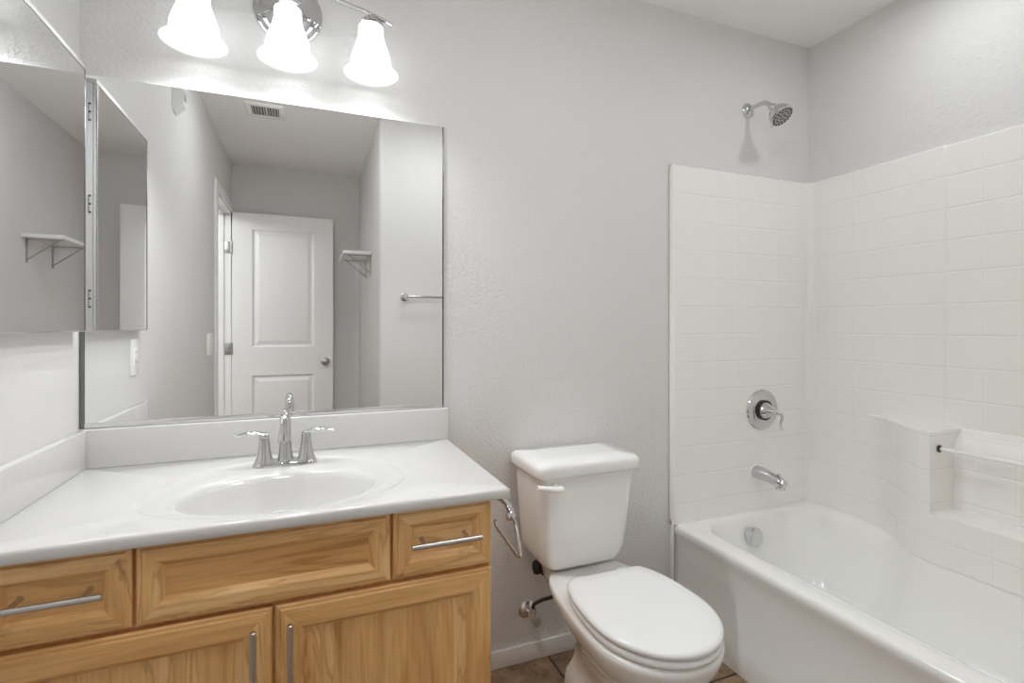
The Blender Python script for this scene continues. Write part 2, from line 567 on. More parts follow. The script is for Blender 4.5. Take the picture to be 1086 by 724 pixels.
# ------------------------------------------------------------------ medicine cabinet on the left wall
mc = thing('medicine_cabinet', 'shallow white medicine cabinet with a mirrored door on the left wall', 'medicine cabinet', (0, -.27, 1.156))
Y0, Y1, Z0, Z1 = -.50, -.045, 1.156, 1.818
bm = bmesh.new(); box(bm, .0, .0165, Y0, Y1, Z0, Z1, .001)
obj('cabinet_body', bm, M['cab_white'], mc)
bm = bmesh.new(); box(bm, .018, .0225, Y0, Y1, Z0, Z1, .0008)
dm = obj('door', bm, M['cab_white'], mc)
bm = bmesh.new(); box(bm, .0225, .0262, Y0 + .002, Y1 - .002, Z0 + .002, Z1 - .002)
obj('mirror_glass', bm, M['mirror'], dm, smooth=False)
bm = bmesh.new()
box(bm, .0225, .0275, Y1 - .003, Y1, Z0, Z1, .0006); box(bm, .0225, .0275, Y0, Y0 + .003, Z0, Z1, .0006)
box(bm, .0225, .0275, Y0 + .003, Y1 - .003, Z1 - .003, Z1, .0006); box(bm, .0225, .0275, Y0 + .003, Y1 - .003, Z0, Z0 + .003, .0006)
obj('edge_frame', bm, M['alu'], dm)
bm = bmesh.new(); box(bm, 0, .0255, Y0, Y1, Z1 + .0015, Z1 + .012, .001)
obj('top_rail', bm, M['cab_white'], mc)
for z in (1.74, 1.495, 1.243):
    bm = bmesh.new()
    for k in (-1, 0, 1):
        box(bm, .008, .013, Y1, Y1 + .001, z + k * .022 - .002, z + k * .022 + .002)
    box(bm, .0072, .0082, Y1, Y1 + .001, z - .024, z + .024)
    obj('hinge_slot', bm, M['dark'], mc, smooth=False)

# ------------------------------------------------------------------ vanity light
vl = thing('vanity_light', 'three-light chrome vanity fixture with frosted bell shades above the mirror', 'light fixture', (.495, 0, 2.09))
LY = -.102
bm = bmesh.new()
lathe(bm, (.495, 0, 2.095), (0, -1, 0), [(0, .094), (.006, .094), (.010, .090), (.013, .080), (.016, .078), (.024, .060), (.030, .035), (.032, .001)], 48)
obj('canopy', bm, M['chrome'], vl)
bm = bmesh.new()
for s in (-1, 1):
    tube(bm, smoothpath([(.495 + s * .018, -.028, 2.10), (.495 + s * .024, -.065, 2.135), (.495 + s * .032, LY, 2.110)], 6), .0055, 10)
obj('support_arm', bm, M['chrome'], vl)
bm = bmesh.new()
def barz(x):
    q = abs(x - .497)
    return 2.112 - .61 * q * q
pts = [(x, LY, barz(x)) for x in [.497 + (k - 16) / 16 * .283 for k in range(33)]]
tube(bm, pts, .0065, 12, flat=(1.5, .8))
obj('arm_bar', bm, M['chrome'], vl)
ZR = 1.910
for x in (.274, .497, .720):
    zt = barz(x)
    bm = bmesh.new()
    lathe(bm, (x, LY, zt + .004), (0, 0, -1), [(0, .006), (.006, .010), (.020, .022), (.030, .034), (.036, .036), (.040, .032)], 28)
    fit = obj('shade_holder', bm, M['chrome'], vl)
    z1 = 2.048
    bm = bmesh.new()
    H = z1 - ZR
    outer = [(0, .030), (.004, .035), (.018, .036), (.030, .036), (.050, .041), (.075, .050), (.095, .056), (H - .014, .059)]
    inner = [(h, r - .004) for h, r in outer[::-1] if h > .003] + [(.006, .010)]
    lathe(bm, (x, LY, z1), (0, 0, -1), outer + inner, 40, True, True)
    sh = obj('shade', bm, M['shade'], vl)
    bm = bmesh.new()
    lip = [(H - .014, .059), (H - .007, .068), (H, .0775), (H + .002, .079), (H + .003, .077), (H - .003, .068), (H - .012, .0555)]
    lathe(bm, (x, LY, z1), (0, 0, -1), lip, 40, False, False)
    obj('flared_lip', bm, M['shade_lip'], sh)
    b_ = light('vanity_bulb', 'SPOT', (x, LY, 1.932), BULB_W, .014, (.97, .985, 1.0), rot=(math.radians(-20), 0, 0))
    b_.data.spot_size = math.radians(152); b_.data.spot_blend = 0.7

# ------------------------------------------------------------------ recessed tub lamp, and added fill domes
def recessed(name, label, loc, r=.065):
    t = thing(name, label, 'light fixture', (loc[0], loc[1], ZC), group=None)
    bm = bmesh.new()
    lathe(bm, (loc[0], loc[1], ZC), (0, 0, -1), [(0, r + .02), (.004, r + .02), (.007, r + .012), (.007, r)], 40, False, False)
    obj('trim_ring', bm, M['plastic'], t)
    bm = bmesh.new()
    lathe(bm, (loc[0], loc[1], ZC), (0, 0, -1), [(0, r), (.004, r)], 40)
    obj('lens', bm, M['lamp'], t)
recessed('recessed_light', 'small round white ceiling light above the bathtub', TUB_LAMP)
def dome(label, loc, r):  # glowing dome added to brighten the room, out of sight of the mirrors
    t = thing('added_fill_light', label, 'light fixture', (loc[0], loc[1], ZC), group='added fill domes')
    bm = bmesh.new()
    lathe(bm, (loc[0], loc[1], ZC), (0, 0, -1), [(0, r + .008), (.010, r + .008), (.012, r)], 40)
    obj('base_ring', bm, M['plastic'], t)
    bm = bmesh.new()
    lathe(bm, (loc[0], loc[1], ZC), (0, 0, -1), [(.010, r)] + [(.010 + .030 * math.sin(a), r * math.cos(a)) for a in [PI / 2 * k / 8 for k in range(1, 9)]], 40)
    obj('fill_dome', bm, M['dome'], t)
dome('unseen flush dome added as fill light on the ceiling in front of the toilet', BATH_FILL, .14)
dome('unseen flush dome added as fill light on the ceiling at the alcove entrance', ENTRY_FILL, .12)

# ------------------------------------------------------------------ vanity cabinet
VX0, VX1, VYB, VYF = .002, .938, -.004, -.525      # carcass; fronts stand 20 mm proud
vc = thing('vanity_cabinet', 'light maple vanity cabinet with recessed-panel doors under the white sink top', 'cabinet', (.47, -.27, 0))
bm = bmesh.new()
box(bm, VX1 - .018, VX1, VYF, VYB, 0, .775)
box(bm, VX0, VX0 + .018, VYF, VYB, 0, .775)
box(bm, VX0 + .018, VX1 - .018, VYB - .006, VYB, .1, .775)
box(bm, VX0 + .018, VX1 - .018, VYF, VYB - .006, .10, .118)
obj('carcass', bm, M['wood_v'], vc, smooth=False)
bm = bmesh.new()
box(bm, VX0, .040, VYF - .0015, VYF + .018, .10, .778); box(bm, .896, VX1, VYF - .0015, VYF + .018, .10, .778)
box(bm, .040, .896, VYF - .0015, VYF + .018, .60, .645); box(bm, .040, .896, VYF - .0015, VYF + .018, .755, .778)
box(bm, .040, .896, VYF - .0015, VYF + .018, .10, .13); box(bm, .245, .275, VYF - .0015, VYF + .018, .645, .755)
box(bm, .700, .730, VYF - .0015, VYF + .018, .645, .755); box(bm, .47, .505, VYF - .0015, VYF + .018, .13, .60)
obj('face_frame', bm, M['wood_v'], vc, smooth=False)
bm = bmesh.new(); box(bm, VX0 + .018, VX1 - .018, VYF + .05, VYF + .065, 0, .10)
obj('toe_kick', bm, M['wood_h'], vc, smooth=False)


def front(name, x0, x1, z0, z1, rail, parent):
    """recessed-panel front with routed edges; horizontal grain on the rails, vertical on the stiles"""
    yb = VYF - .0025
    prof = [(0, 0), (0, .013), (.003, .016), (.008, .0165), (.010, .0195), (.014, .0205), (rail - .012, .0205), (rail - .009, .019), (rail - .007, .0165), (rail - .001, .0105), (rail, .010)]
    bm = bmesh.new()
    rg = []
    for q, d in prof:
        y = yb - d
        rg.append([bm.verts.new(p) for p in ((x0 + q, y, z0 + q), (x1 - q, y, z0 + q), (x1 - q, y, z1 - q), (x0 + q, y, z1 - q))])
    for a, b in zip(rg[:-1], rg[1:]):
        for i in range(4):
            j = (i + 1) % 4
            f = bm.faces.new((a[i], a[j], b[j], b[i])); f.material_index = 0 if i in (0, 2) else 1
    bm.faces.new(rg[0])
    o = obj(name, bm, [M['wood_h'], M['wood_v']], parent, angle=25)
    bm = bmesh.new(); box(bm, x0 + rail - .001, x1 - rail + .001, yb - .0098, yb - .004, z0 + rail - .001, z1 - rail + .001)
    obj('panel', bm, M['wood_v'] if (z1 - z0) > .3 else M['wood_h'], o, smooth=False)
    return o


def pull(parent, x, z, L, vert):
    yb = VYF - .0025 - .0098; y = -.580
    bm = bmesh.new()
    d = Vector((0, 0, 1)) if vert else Vector((1, 0, 0)); c = Vector((x, y, z))
    lathe(bm, c - d * L / 2, d, [(0, .0045), (.001, .0057), (L - .001, .0057), (L, .0045)], 18)
    for s in (-1, 1):
        p = c + d * s * L * .31
        lathe(bm, (p.x, yb - (.0105 if vert else 0), p.z), (0, -1, 0), [(0, .0052), (.003, .0042), (abs(y - yb) - (.0105 if vert else 0), .0042)], 12)
    obj('bar_handle', bm, M['nickel'], parent)

d1 = front('drawer', .038, .256, .631, .777, .044, vc); pull(d1, .1465, .711, .155, False)
front('false_front', .2625, .7105, .631, .777, .044, vc)
d2 = front('drawer', .7165, .937, .631, .777, .044, vc); pull(d2, .8265, .708, .155, False)
c1 = front('door', .038, .4835, .118, .622, .058, vc); pull(c1, .453, .522, .155, True)
c2 = front('door', .4895, .937, .118, .622, .058, vc); pull(c2, .517, .522, .155, True)

# ------------------------------------------------------------------ sink top
st = thing('vanity_countertop', 'white one-piece counter with an oval basin and backsplash on the maple cabinet', 'countertop', (.487, -.283, .78))
TX0, TX1, TY0, TY1, TZ, TB = .0005, .975, -.566, -.0005, .803, .780
BX, BY = .4935, -.363
angs = sorted([2 * PI * k / 144 for k in range(144)] + [math.atan2(y - BY, x - BX) % (2 * PI) for x in (TX0, TX1) for y in (TY0, TY1)])
def rect_pt(a, q, z):
    c, s = math.cos(a), math.sin(a)
    t = 1e9
    if c > 1e-9: t = min(t, (TX1 - BX) / c)
    if c < -1e-9: t = min(t, (TX0 - BX) / c)
    if s > 1e-9: t = min(t, (TY1 - BY) / s)
    if s < -1e-9: t = min(t, (TY0 - BY) / s)
    x, y = BX + c * t, BY + s * t
    return (min(max(x, TX0 + q), TX1 - q), min(max(y, TY0 + q), TY1 - q), z)
def ell(a, rx, rf, rb, z, dy=0):
    s = math.sin(a)
    return (BX + rx * math.cos(a), BY + dy + (rb if s > 0 else rf) * s, z)
rings = [[rect_pt(a, .002, TB) for a in angs], [rect_pt(a, 0, TB + .003) for a in angs], [rect_pt(a, 0, TZ - .007) for a in angs],
         [rect_pt(a, .002, TZ - .002) for a in angs], [rect_pt(a, .007, TZ) for a in angs]]
for rx, rf, rb, z in ((.283, .178, .283, 0), (.278, .174, .277, -.0007), (.273, .171, .271, -.0030), (.268, .168, .264, -.0038), (.240, .160, .200, -.0040), (.222, .155, .170, -.0046),
                      (.212, .149, .152, -.0075), (.206, .145, .145, -.013), (.199, .139, .138, -.024), (.190, .131, .130, -.045), (.172, .117, .116, -.078), (.140, .094, .093, -.108), (.095, .062, .062, -.127), (.045, .032, .032, -.135), (.024, .024, .024, -.137)):
    rings.append([ell(a, rx, rf, rb, TZ + z) for a in angs])
bm = bmesh.new(); loft(bm, rings, False, True)
obj('counter_with_basin', bm, M['marble'], st, angle=50)
bm = bmesh.new(); box(bm, .0005, .9755, -.0205, -.0005, TZ - .001, .904, .004, 3)
obj('backsplash', bm, M['marble'], st, angle=50)
bm = bmesh.new(); box(bm, .0005, .0205, -.536, -.020, TZ - .001, .904, .004, 3)
obj('side_splash', bm, M['marble'], st, angle=50)
bm = bmesh.new(); lathe(bm, (BX, BY, TZ - .137), (0, 0, 1), [(0, .023), (.004, .023), (.006, .019), (.006, .012), (.010, .010), (.011, .001)], 28)
obj('drain', bm, M['chrome'], st)

# ------------------------------------------------------------------ faucet
FX, FY0, FZ = .4925, -.142, TZ - .004
fa = thing('sink_faucet', 'chrome two-handle faucet standing behind the oval basin', 'faucet', (FX, FY0, FZ))
bm = bmesh.new()
def stadium(hw, hd, z, n=10):
    out = []
    for c, a0 in ((1, -PI / 2), (-1, PI / 2)):
        for k in range(n + 1):
            a = a0 + PI * k / n
            out.append((FX + c * (hw - hd) + hd * math.cos(a), FY0 + hd * math.sin(a), z))
    return out
loft(bm, [stadium(.080, .027, FZ), stadium(.080, .027, FZ + .004), stadium(.077, .024, FZ + .010), stadium(.072, .019, FZ + .014)])
obj('base_plate', bm, M['chrome'], fa)
bm = bmesh.new()
lathe(bm, (FX, FY0, FZ + .006), (0, 0, 1), [(0, .023), (.012, .0195), (.035, .0165), (.060, .0145), (.085, .0135), (.090, .0135)], 28)
path = smoothpath([(FX, FY0, FZ + .085), (FX, FY0 + .003, FZ + .112), (FX, FY0 - .004, FZ + .132), (FX, FY0 - .030, FZ + .144), (FX, FY0 - .064, FZ + .133), (FX, FY0 - .088, FZ + .108), (FX, FY0 - .096, FZ + .090)], 6)
n = len(path)
tube(bm, path, [.0135 - .003 * sstep(i / n * 1.6) + .0005 for i in range(n)], 18)
lathe(bm, path[-1], path[-1] - path[-3], [(-.030, .0108), (-.010, .0135), (.006, .0150), (.010, .0145), (.011, .010)], 20)
obj('spout', bm, M['chrome'], fa)
for s in (-1, 1):
    hx = FX + s * .0515
    bm = bmesh.new()
    lathe(bm, (hx, FY0, FZ + .004), (0, 0, 1), [(0, .0265), (.006, .0245), (.020, .0195), (.045, .0150), (.068, .0125), (.072, .0125)], 28)
    hb = obj('handle_body', bm, M['chrome'], fa)
    bm = bmesh.new()
    lathe(bm, (hx, FY0, FZ + .072), (0, 0, 1), [(0, .0125), (.006, .0125), (.013, .0105), (.017, .005), (.018, .001)], 24)
    p = smoothpath([(hx, FY0, FZ + .083), (hx + s * .020, FY0 - .002, FZ + .0885), (hx + s * .045, FY0 - .004, FZ + .0885), (hx + s * .070, FY0 - .006, FZ + .0845)], 6)
    m_ = len(p)
    tube(bm, p, [.0088 + .001 * math.sin(PI * i / m_) - .004 * (i / m_) ** 3 for i in range(m_)], 14, flat=(1.15, .6))
    obj('lever', bm, M['chrome'], hb)
bm = bmesh.new(); lathe(bm, (FX, FY0 + .020, FZ + .010), (0, 0, 1), [(0, .003), (.055, .003), (.057, .0055), (.064, .0055), (.066, .002)], 12)
obj('lift_rod', bm, M['chrome'], fa)

# ------------------------------------------------------------------ paper holder on the cabinet's side
tr = thing('toilet_paper_holder', 'empty chrome paper holder on the right side of the vanity', 'toilet paper holder', (VX1, -.44, .70))
bm = bmesh.new()
lathe(bm, (VX1, -.390, .722), (1, 0, 0), [(0, .022), (.004, .022), (.007, .018), (.010, .010)], 24)
p = smoothpath([(VX1 + .006, -.390, .722), (VX1 + .045, -.392, .729), (VX1 + .062, -.425, .733), (VX1 + .064, -.47, .734), (VX1 + .061, -.503, .728), (VX1 + .057, -.518, .716)], 6)
tube(bm, p, .0088, 12, flat=(1, .7))
lathe(bm, (VX1 + .048, -.517, .718), (1, 0, 0), [(0, .009), (.018, .009), (.020, .006)], 20)
obj('mounting_arm', bm, M['chrome'], tr)
bm = bmesh.new()
rp = smoothpath([(VX1 + .057, -.517, .720), (VX1 + .057, -.545, .712), (VX1 + .057, -.566, .680), (VX1 + .057, -.573, .651), (VX1 + .056, -.566, .644)], 6) + \
     smoothpath([(VX1 + .055, -.555, .644), (VX1 + .054, -.48, .655), (VX1 + .053, -.435, .662), (VX1 + .052, -.424, .672), (VX1 + .052, -.424, .682)], 5)
tube(bm, rp, .0042, 10)
obj('wire_loop', bm, M['chrome'], tr)

# ------------------------------------------------------------------ toilet
TC = 1.380
to = thing('toilet', 'white two-piece toilet with elongated closed lid between vanity and bathtub', 'toilet', (TC, -.40, 0))
def egg(hw, yb, yf, ym, z, hb=None, n=48, pw=1.0):
    """outline: widest (hw) at ym, flat-ish back of half width hb at yb, round front at yf"""
    out = []
    hb = hw * .6 if hb is None else hb
    # front half
    for k in range(n // 2 + 1):
        a = PI + PI * k / (n // 2)
        out.append((TC + hw * math.cos(a), ym + (ym - yf) * math.sin(a), z))
    # right side back: from (hw,ym) to (hb,yb)
    m_ = n // 4
    for k in range(1, m_ + 1):
        t = k / m_
        x = hw + (hb - hw) * (1 - math.cos(t * PI / 2)) if True else 0
        out.append((TC + x, ym + (yb - ym) * math.sin(t * PI / 2) ** .9, z))
    for k in range(1, 6):
        out.append((TC + hb - 2 * hb * k / 6, yb, z))
    for k in range(m_, 0, -1):
        t = k / m_
        x = hw + (hb - hw) * (1 - math.cos(t * PI / 2))
        out.append((TC - x, ym + (yb - ym) * math.sin(t * PI / 2) ** .9, z))
    return out
# pedestal and bowl in one body
bm = bmesh.new()
rings = [egg(.106, -.24, -.585, -.42, 0, .095), egg(.108, -.24, -.588, -.42, .010, .097), egg(.107, -.24, -.586, -.42, .080, .096),
         egg(.103, -.245, -.578, -.42, .120, .091), egg(.088, -.25, -.570, -.42, .145, .074), egg(.082, -.255, -.570, -.43, .170, .066),
         egg(.088, -.255, -.588, -.44, .200, .066), egg(.106, -.25, -.622, -.46, .240, .070), egg(.134, -.235, -.668, -.49, .280, .080),
         egg(.156, -.21, -.696, -.52, .315, .090), egg(.171, -.19, -.716, -.53, .345, .100), egg(.176, -.18, -.724, -.53, .370, .104),
         egg(.176, -.18, -.724, -.53, .382, .105), egg(.170, -.185, -.718, -.53, .388, .102)]
loft(bm, rings)
obj('bowl', bm, M['porcelain'], to, angle=60)
bm = bmesh.new()
loft(bm, [rrect(TC - .070, TC + .070, -.34, -.17, .02, .285), rrect(TC - .092, TC + .092, -.34, -.10, .025, .318), rrect(TC - .106, TC + .106, -.34, -.055, .025, .350), rrect(TC - .114, TC + .114, -.34, -.038, .025, .378), rrect(TC - .110, TC + .110, -.336, -.042, .022, .3865)])
obj('tank_shelf', bm, M['porcelain'], to, angle=50)
# tank
bm = bmesh.new()
def trr(hw, yb, yf, z, rf=.035):
    return rrect(TC - hw, TC + hw, yf, yb, [rf, rf, .015, .015], z, 7)
loft(bm, [trr(.090, -.05, -.175, .390, .03), trr(.118, -.04, -.192, .393), trr(.137, -.035, -.202, .404), trr(.149, -.03, -.208, .423), trr(.156, -.03, -.213, .452), trr(.163, -.03, -.219, .52),
          trr(.170, -.028, -.227, .62), trr(.175, -.026, -.234, .702)])
obj('tank', bm, M['porcelain'], to, angle=60)
bm = bmesh.new()
loft(bm, [trr(.180, -.022, -.238, .700), trr(.187, -.018, -.248, .703), trr(.190, -.016, -.252, .710), trr(.190, -.016, -.252, .732), trr(.187, -.019, -.249, .741), trr(.178, -.028, -.240, .7475, .03), trr(.120, -.07, -.18, .751, .02)])
obj('tank_lid', bm, M['porcelain'], to, angle=50)
bm = bmesh.new()
lathe(bm, (TC - .126, -.233, .676), (0, -1, 0), [(0, .010), (.006, .010), (.012, .007), (.018, .007)], 18)
tube(bm, smoothpath([(TC - .112, -.253, .672), (TC - .135, -.255, .674), (TC - .165, -.254, .679), (TC - .192, -.250, .684)], 5), [.0135] * 4 + [.012] * 5 + [.010] * 7, 14, flat=(1, .8))
obj('flush_lever', bm, M['plastic'], to)
# seat and lid
bm = bmesh.new()
loft(bm, [egg(.160, -.322, -.718, -.53, .3895, .100), egg(.167, -.318, -.725, -.53, .393, .106), egg(.169, -.317, -.727, -.53, .400, .107), egg(.167, -.319, -.725, -.53, .407, .106), egg(.160, -.324, -.718, -.53, .4095, .101)])
obj('seat', bm, M['seat'], to, angle=60)
bm = bmesh.new()
loft(bm, [egg(.160, -.320, -.718, -.53, .4115, .100), egg(.167, -.316, -.725, -.53, .4135, .106), egg(.170, -.314, -.728, -.53, .420, .112), egg(.168, -.316, -.726, -.53, .4265, .107), egg(.158, -.324, -.716, -.53, .4305, .100), egg(.115, -.36, -.67, -.52, .4330, .075), egg(.04, -.46, -.56, -.50, .434, .03)])
obj('seat_lid', bm, M['seat'], to, angle=60)
for s in (-1, 1):
    bm = bmesh.new(); box(bm, TC + s * .075 - .02, TC + s * .075 + .02, -.316, -.292, .388, .418, .006, 3)
    obj('hinge', bm, M['seat'], to)
bm = bmesh.new(); lathe(bm, (TC - .105, -.36, .09), (-.7, 0, .7), [(0, .014), (.010, .013), (.016, .008), (.018, .001)], 16)
obj('bolt_cap', bm, M['seat'], to)

# supply valve and hose
sv = thing('water_supply_valve', 'chrome angle stop valve with dark hose on wall behind the toilet', 'valve', (1.262, 0, .175))
bm = bmesh.new(); lathe(bm, (1.262, 0, .175), (0, -1, 0), [(0, .031), (.002, .032), (.006, .028), (.010, .015), (.011, .010)], 32)
obj('escutcheon', bm, M['satin'], sv)
bm = bmesh.new()
lathe(bm, (1.262, -.008, .175), (0, -1, 0), [(0, .009), (.035, .009), (.036, .013), (.060, .013), (.061, .009), (.066, .009)], 18)
lathe(bm, (1.262, -.050, .175), (.0, 0, 1), [(-.002, .010), (.018, .010), (.019, .012), (.032, .012), (.033, .008)], 16)
obj('valve_body', bm, M['satin'], sv)
bm = bmesh.new()
lathe(bm, (1.262, -.074, .175), (0, -1, 0), [(-.010, .006), (0, .006), (.001, .015), (.012, .016), (.013, .004)], 8)
obj('valve_handle', bm, M['nickel'], sv)
bm = bmesh.new()
tube(bm, smoothpath([(1.262, -.050, .205), (1.268, -.052, .220), (1.292, -.065, .236), (1.320, -.085, .252), (1.334, -.105, .290), (1.295, -.105, .330), (1.257, -.10, .362)], 8), .0062, 12)
obj('hose', bm, M['hose'], sv)
bm = bmesh.new(); lathe(bm, (1.255, -.10, .350), (0, 0, 1), [(0, .012), (.018, .017), (.030, .017), (.038, .012)], 10)
obj('coupling_nut', bm, M['rubber'], sv)

# ------------------------------------------------------------------ bathtub
BX0, BX1, BYN, BYF_ = 1.886, 2.650, -1.516, -.003
RZ = .390
def bulge(y):
    """how far the lower side wall of the surround comes forward"""
    q = .76 - abs(-y - .76)          # mirrored about the middle of the tub
    return .168 * sstep((q - .27) / .33)
tb = thing('bathtub', 'white alcove bathtub with straight apron beside the toilet', 'bathtub', (2.27, -.76, 0))
N = 160
def tubloop(x0, x1, y0, y1, r, z, clip=False, n=40):
    R = r if isinstance(r, (list, tuple)) else [r] * 4
    # sample by arc so corresponding points keep their index
    pts = []
    cs = [(x0 + R[0], y0 + R[0], PI, R[0]), (x1 - R[1], y0 + R[1], 1.5 * PI, R[1]), (x1 - R[2], y1 - R[2], 0, R[2]), (x0 + R[3], y1 - R[3], PI / 2, R[3])]
    for i, (cx, cy, a0, rr) in enumerate(cs):
        for k in range(11):
            a = a0 + PI / 2 * k / 10
            pts.append([cx + rr * math.cos(a), cy + rr * math.sin(a), z])
        nx = cs[(i + 1) % 4]
        e0 = Vector((cx + rr * math.cos(a0 + PI / 2), cy + rr * math.sin(a0 + PI / 2)))
        e1 = Vector((nx[0] + nx[3] * math.cos(nx[2]), nx[1] + nx[3] * math.sin(nx[2])))
        for k in range(1, 24):
            q = e0.lerp(e1, k / 24); pts.append([q.x, q.y, z])
    if clip:
        for p in pts:
            m_ = 2.628 - bulge(p[1]) - clip
            if p[0] > m_: p[0] = m_
    return [tuple(p) for p in pts]
bm = bmesh.new()
R0 = .003
rings = [tubloop(BX0 + .004, BX1, BYN, BYF_, R0, 0), tubloop(BX0 + .004, BX1, BYN, BYF_, R0, .085), tubloop(BX0 + .014, BX1, BYN, BYF_, R0, .10), tubloop(BX0 + .012, BX1, BYN, BYF_, R0, .30),
         tubloop(BX0 + .006, BX1, BYN, BYF_, R0, .345), tubloop(BX0, BX1, BYN, BYF_, R0, .362), tubloop(BX0, BX1, BYN, BYF_, R0, .376), tubloop(BX0 + .004, BX1, BYN, BYF_, R0, .385), tubloop(BX0 + .012, BX1, BYN, BYF_, .004, RZ),
         tubloop(BX0 + .070, 2.575, -1.45, -.045, .13, RZ, -.002), tubloop(BX0 + .080, 2.567, -1.44, -.052, .125, RZ - .003, -.001), tubloop(BX0 + .088, 2.558, -1.43, -.058, .12, RZ - .012, .001), tubloop(BX0 + .096, 2.550, -1.41, -.066, .12, RZ - .035, .005),
         tubloop(BX0 + .115, 2.53, -1.36, -.085, .12, RZ - .10, .016), tubloop(BX0 + .14, 2.50, -1.28, -.105, .12, RZ - .20, .04), tubloop(BX0 + .16, 2.475, -1.22, -.125, .12, .13, .08), tubloop(BX0 + .185, 2.45, -1.18, -.15, .11, .095, .105), tubloop(BX0 + .225, 2.41, -1.13, -.19, .09, .082, .15)]
loft(bm, rings, True, True)
obj('tub_shell', bm, M['acrylic'], tb, angle=50)
bm = bmesh.new(); lathe(bm, (2.225, -.092, .318), (0, -1, .12), [(-.01, .036), (.010, .036), (.014, .032), (.016, .020), (.016, .001)], 36)
obj('overflow_plate', bm, M['chrome'], tb)
bm = bmesh.new(); lathe(bm, (2.225, -.30, .082), (0, 0, 1), [(0, .03), (.003, .03), (.004, .02), (.010, .018), (.011, .001)], 28)
obj('tub_drain', bm, M['chrome'], tb)

# ------------------------------------------------------------------ shower surround
ss = thing('shower_surround', 'white moulded tile-pattern shower wall surround above the bathtub', 'shower surround', (0, 0, 0))
SZ0, SZ1 = RZ, 1.808
SXL, SXR, SYT = 1.876, 2.628, -.024
def linspace(a, b, n): return [a + (b - a) * k / (n - 1) for k in range(n)]
def zs_list():
    z = linspace(SZ0, .545, 6) + linspace(.549, .552, 2) + linspace(.556, .812, 10) + linspace(.8165, .8205, 2) + linspace(.83, SZ1 - .012, 18) + [SZ1 - .006, SZ1 - .002, SZ1]
    return z
def xs_side(y, z):
    """x of the side panel at (y, z)"""
    b = 0
    q = .76 - abs(-y - .76)
    inner = q > .592
    edge = .59 < q <= .592
    if z < .818:
        if q <= .591: b = bulge(y)
        elif z < .551: b = bulge(y)
        else: b = .045 * sstep((.818 - z) / .06)
    if z >= .818:
        b = -.006 * sstep((q - .540) / .008)
    return SXR - b
# side panel grid
rc = .035
ys = linspace(SYT - rc, -.22, 6) + linspace(-.24, -.535, 26) + [-.540, -.543, -.546, -.550, -.57, -.5895, -.5925, -.62, -.69, -.76]
ys = ys + [-1.52 - y for y in ys[::-1][1:]]
zl = zs_list()
bm = bmesh.new()
G = {}
for i, y in enumerate(ys):
    for j, z in enumerate(zl):
        x = xs_side(y, z)
        if j >= len(zl) - 2: x += (.004, .012)[j - len(zl) + 2]
        G[i, j] = bm.verts.new((x, y, z))
for i in range(len(ys) - 1):
    for j in range(len(zl) - 1):
        f = bm.faces.new((G[i, j], G[i + 1, j], G[i + 1, j + 1], G[i, j + 1]))
    a = bm.verts.new((XR - .001, ys[i], SZ1)); b = bm.verts.new((XR - .001, ys[i + 1], SZ1))
    bm.faces.new((G[i, len(zl) - 1], G[i + 1, len(zl) - 1], b, a))
obj('side_panel', bm, M['tile_side'], ss, angle=40)
# end panels (faucet end, and the far end behind the camera side)
def end_panel(sgn, y0):
    """y0 = wall plane; sgn=-1 panel faces -y"""
    bm = bmesh.new()
    f = lambda d: y0 + sgn * d
    t = abs(SYT)
    plan = [(SXL, f(.002)), (SXL, f(t - .010)), (SXL + .003, f(t - .004)), (SXL + .009, f(t))] + [(x, f(t)) for x in linspace(SXL + .012, SXR - rc, 16)]
    for k in range(1, 9):
        a = PI / 2 * k / 8
        plan.append((SXR - rc + rc * math.sin(a), f(t + rc - rc * math.cos(a))))
    rows = []
    for j, z in enumerate(zl):
        d = 0 if j < len(zl) - 2 else (.004, .012)[j - len(zl) + 2]
        row = []
        for k, (x, y) in enumerate(plan):
            if k >= 20: a = PI / 2 * (k - 19) / 8; row.append((x + d * math.sin(a), y - sgn * d * math.cos(a), z))
            elif k >= 3: row.append((x, y - sgn * d, z))
            else: row.append((x + min(d, .003), y, z))
        rows.append(row)
    last = [(x if k < 20 else XR - .001, y0 + sgn * .001 if k < 24 else y, SZ1) for k, (x, y) in enumerate(plan)]
    rows.append(last)
    loft(bm, rows, closed=False)
    return bm
obj('end_panel', end_panel(-1, 0), M['tile_back'], ss, angle=40)
obj('end_panel', end_panel(1, YF), M['tile_back'], ss, angle=40)
for y0, s in ((0, -1), (YF, 1)):
    bm = bmesh.new(); box(bm, 1.876, 1.8855, min(y0, y0 + s * .022), max(y0, y0 + s * .022), 0, SZ0 + .02, .005, 3)
    obj('side_flange', bm, M['acrylic'], ss)
bm = bmesh.new()
lathe(bm, (2.510, -.58, .760), (0, -1, 0), [(0, .0065), (.36, .0065)], 16)
obj('grab_bar', bm, M['acrylic'], ss)
for y, s in ((-.5935, -1), (-.9265, 1)):
    bm = bmesh.new(); lathe(bm, (2.506, y, .761), (0, s, 0), [(0, .012), (.0015, .012), (.0015, .007)], 20)
    o = obj('bar_socket', bm, M['dark'], ss); o['label'] = 'dark round socket'

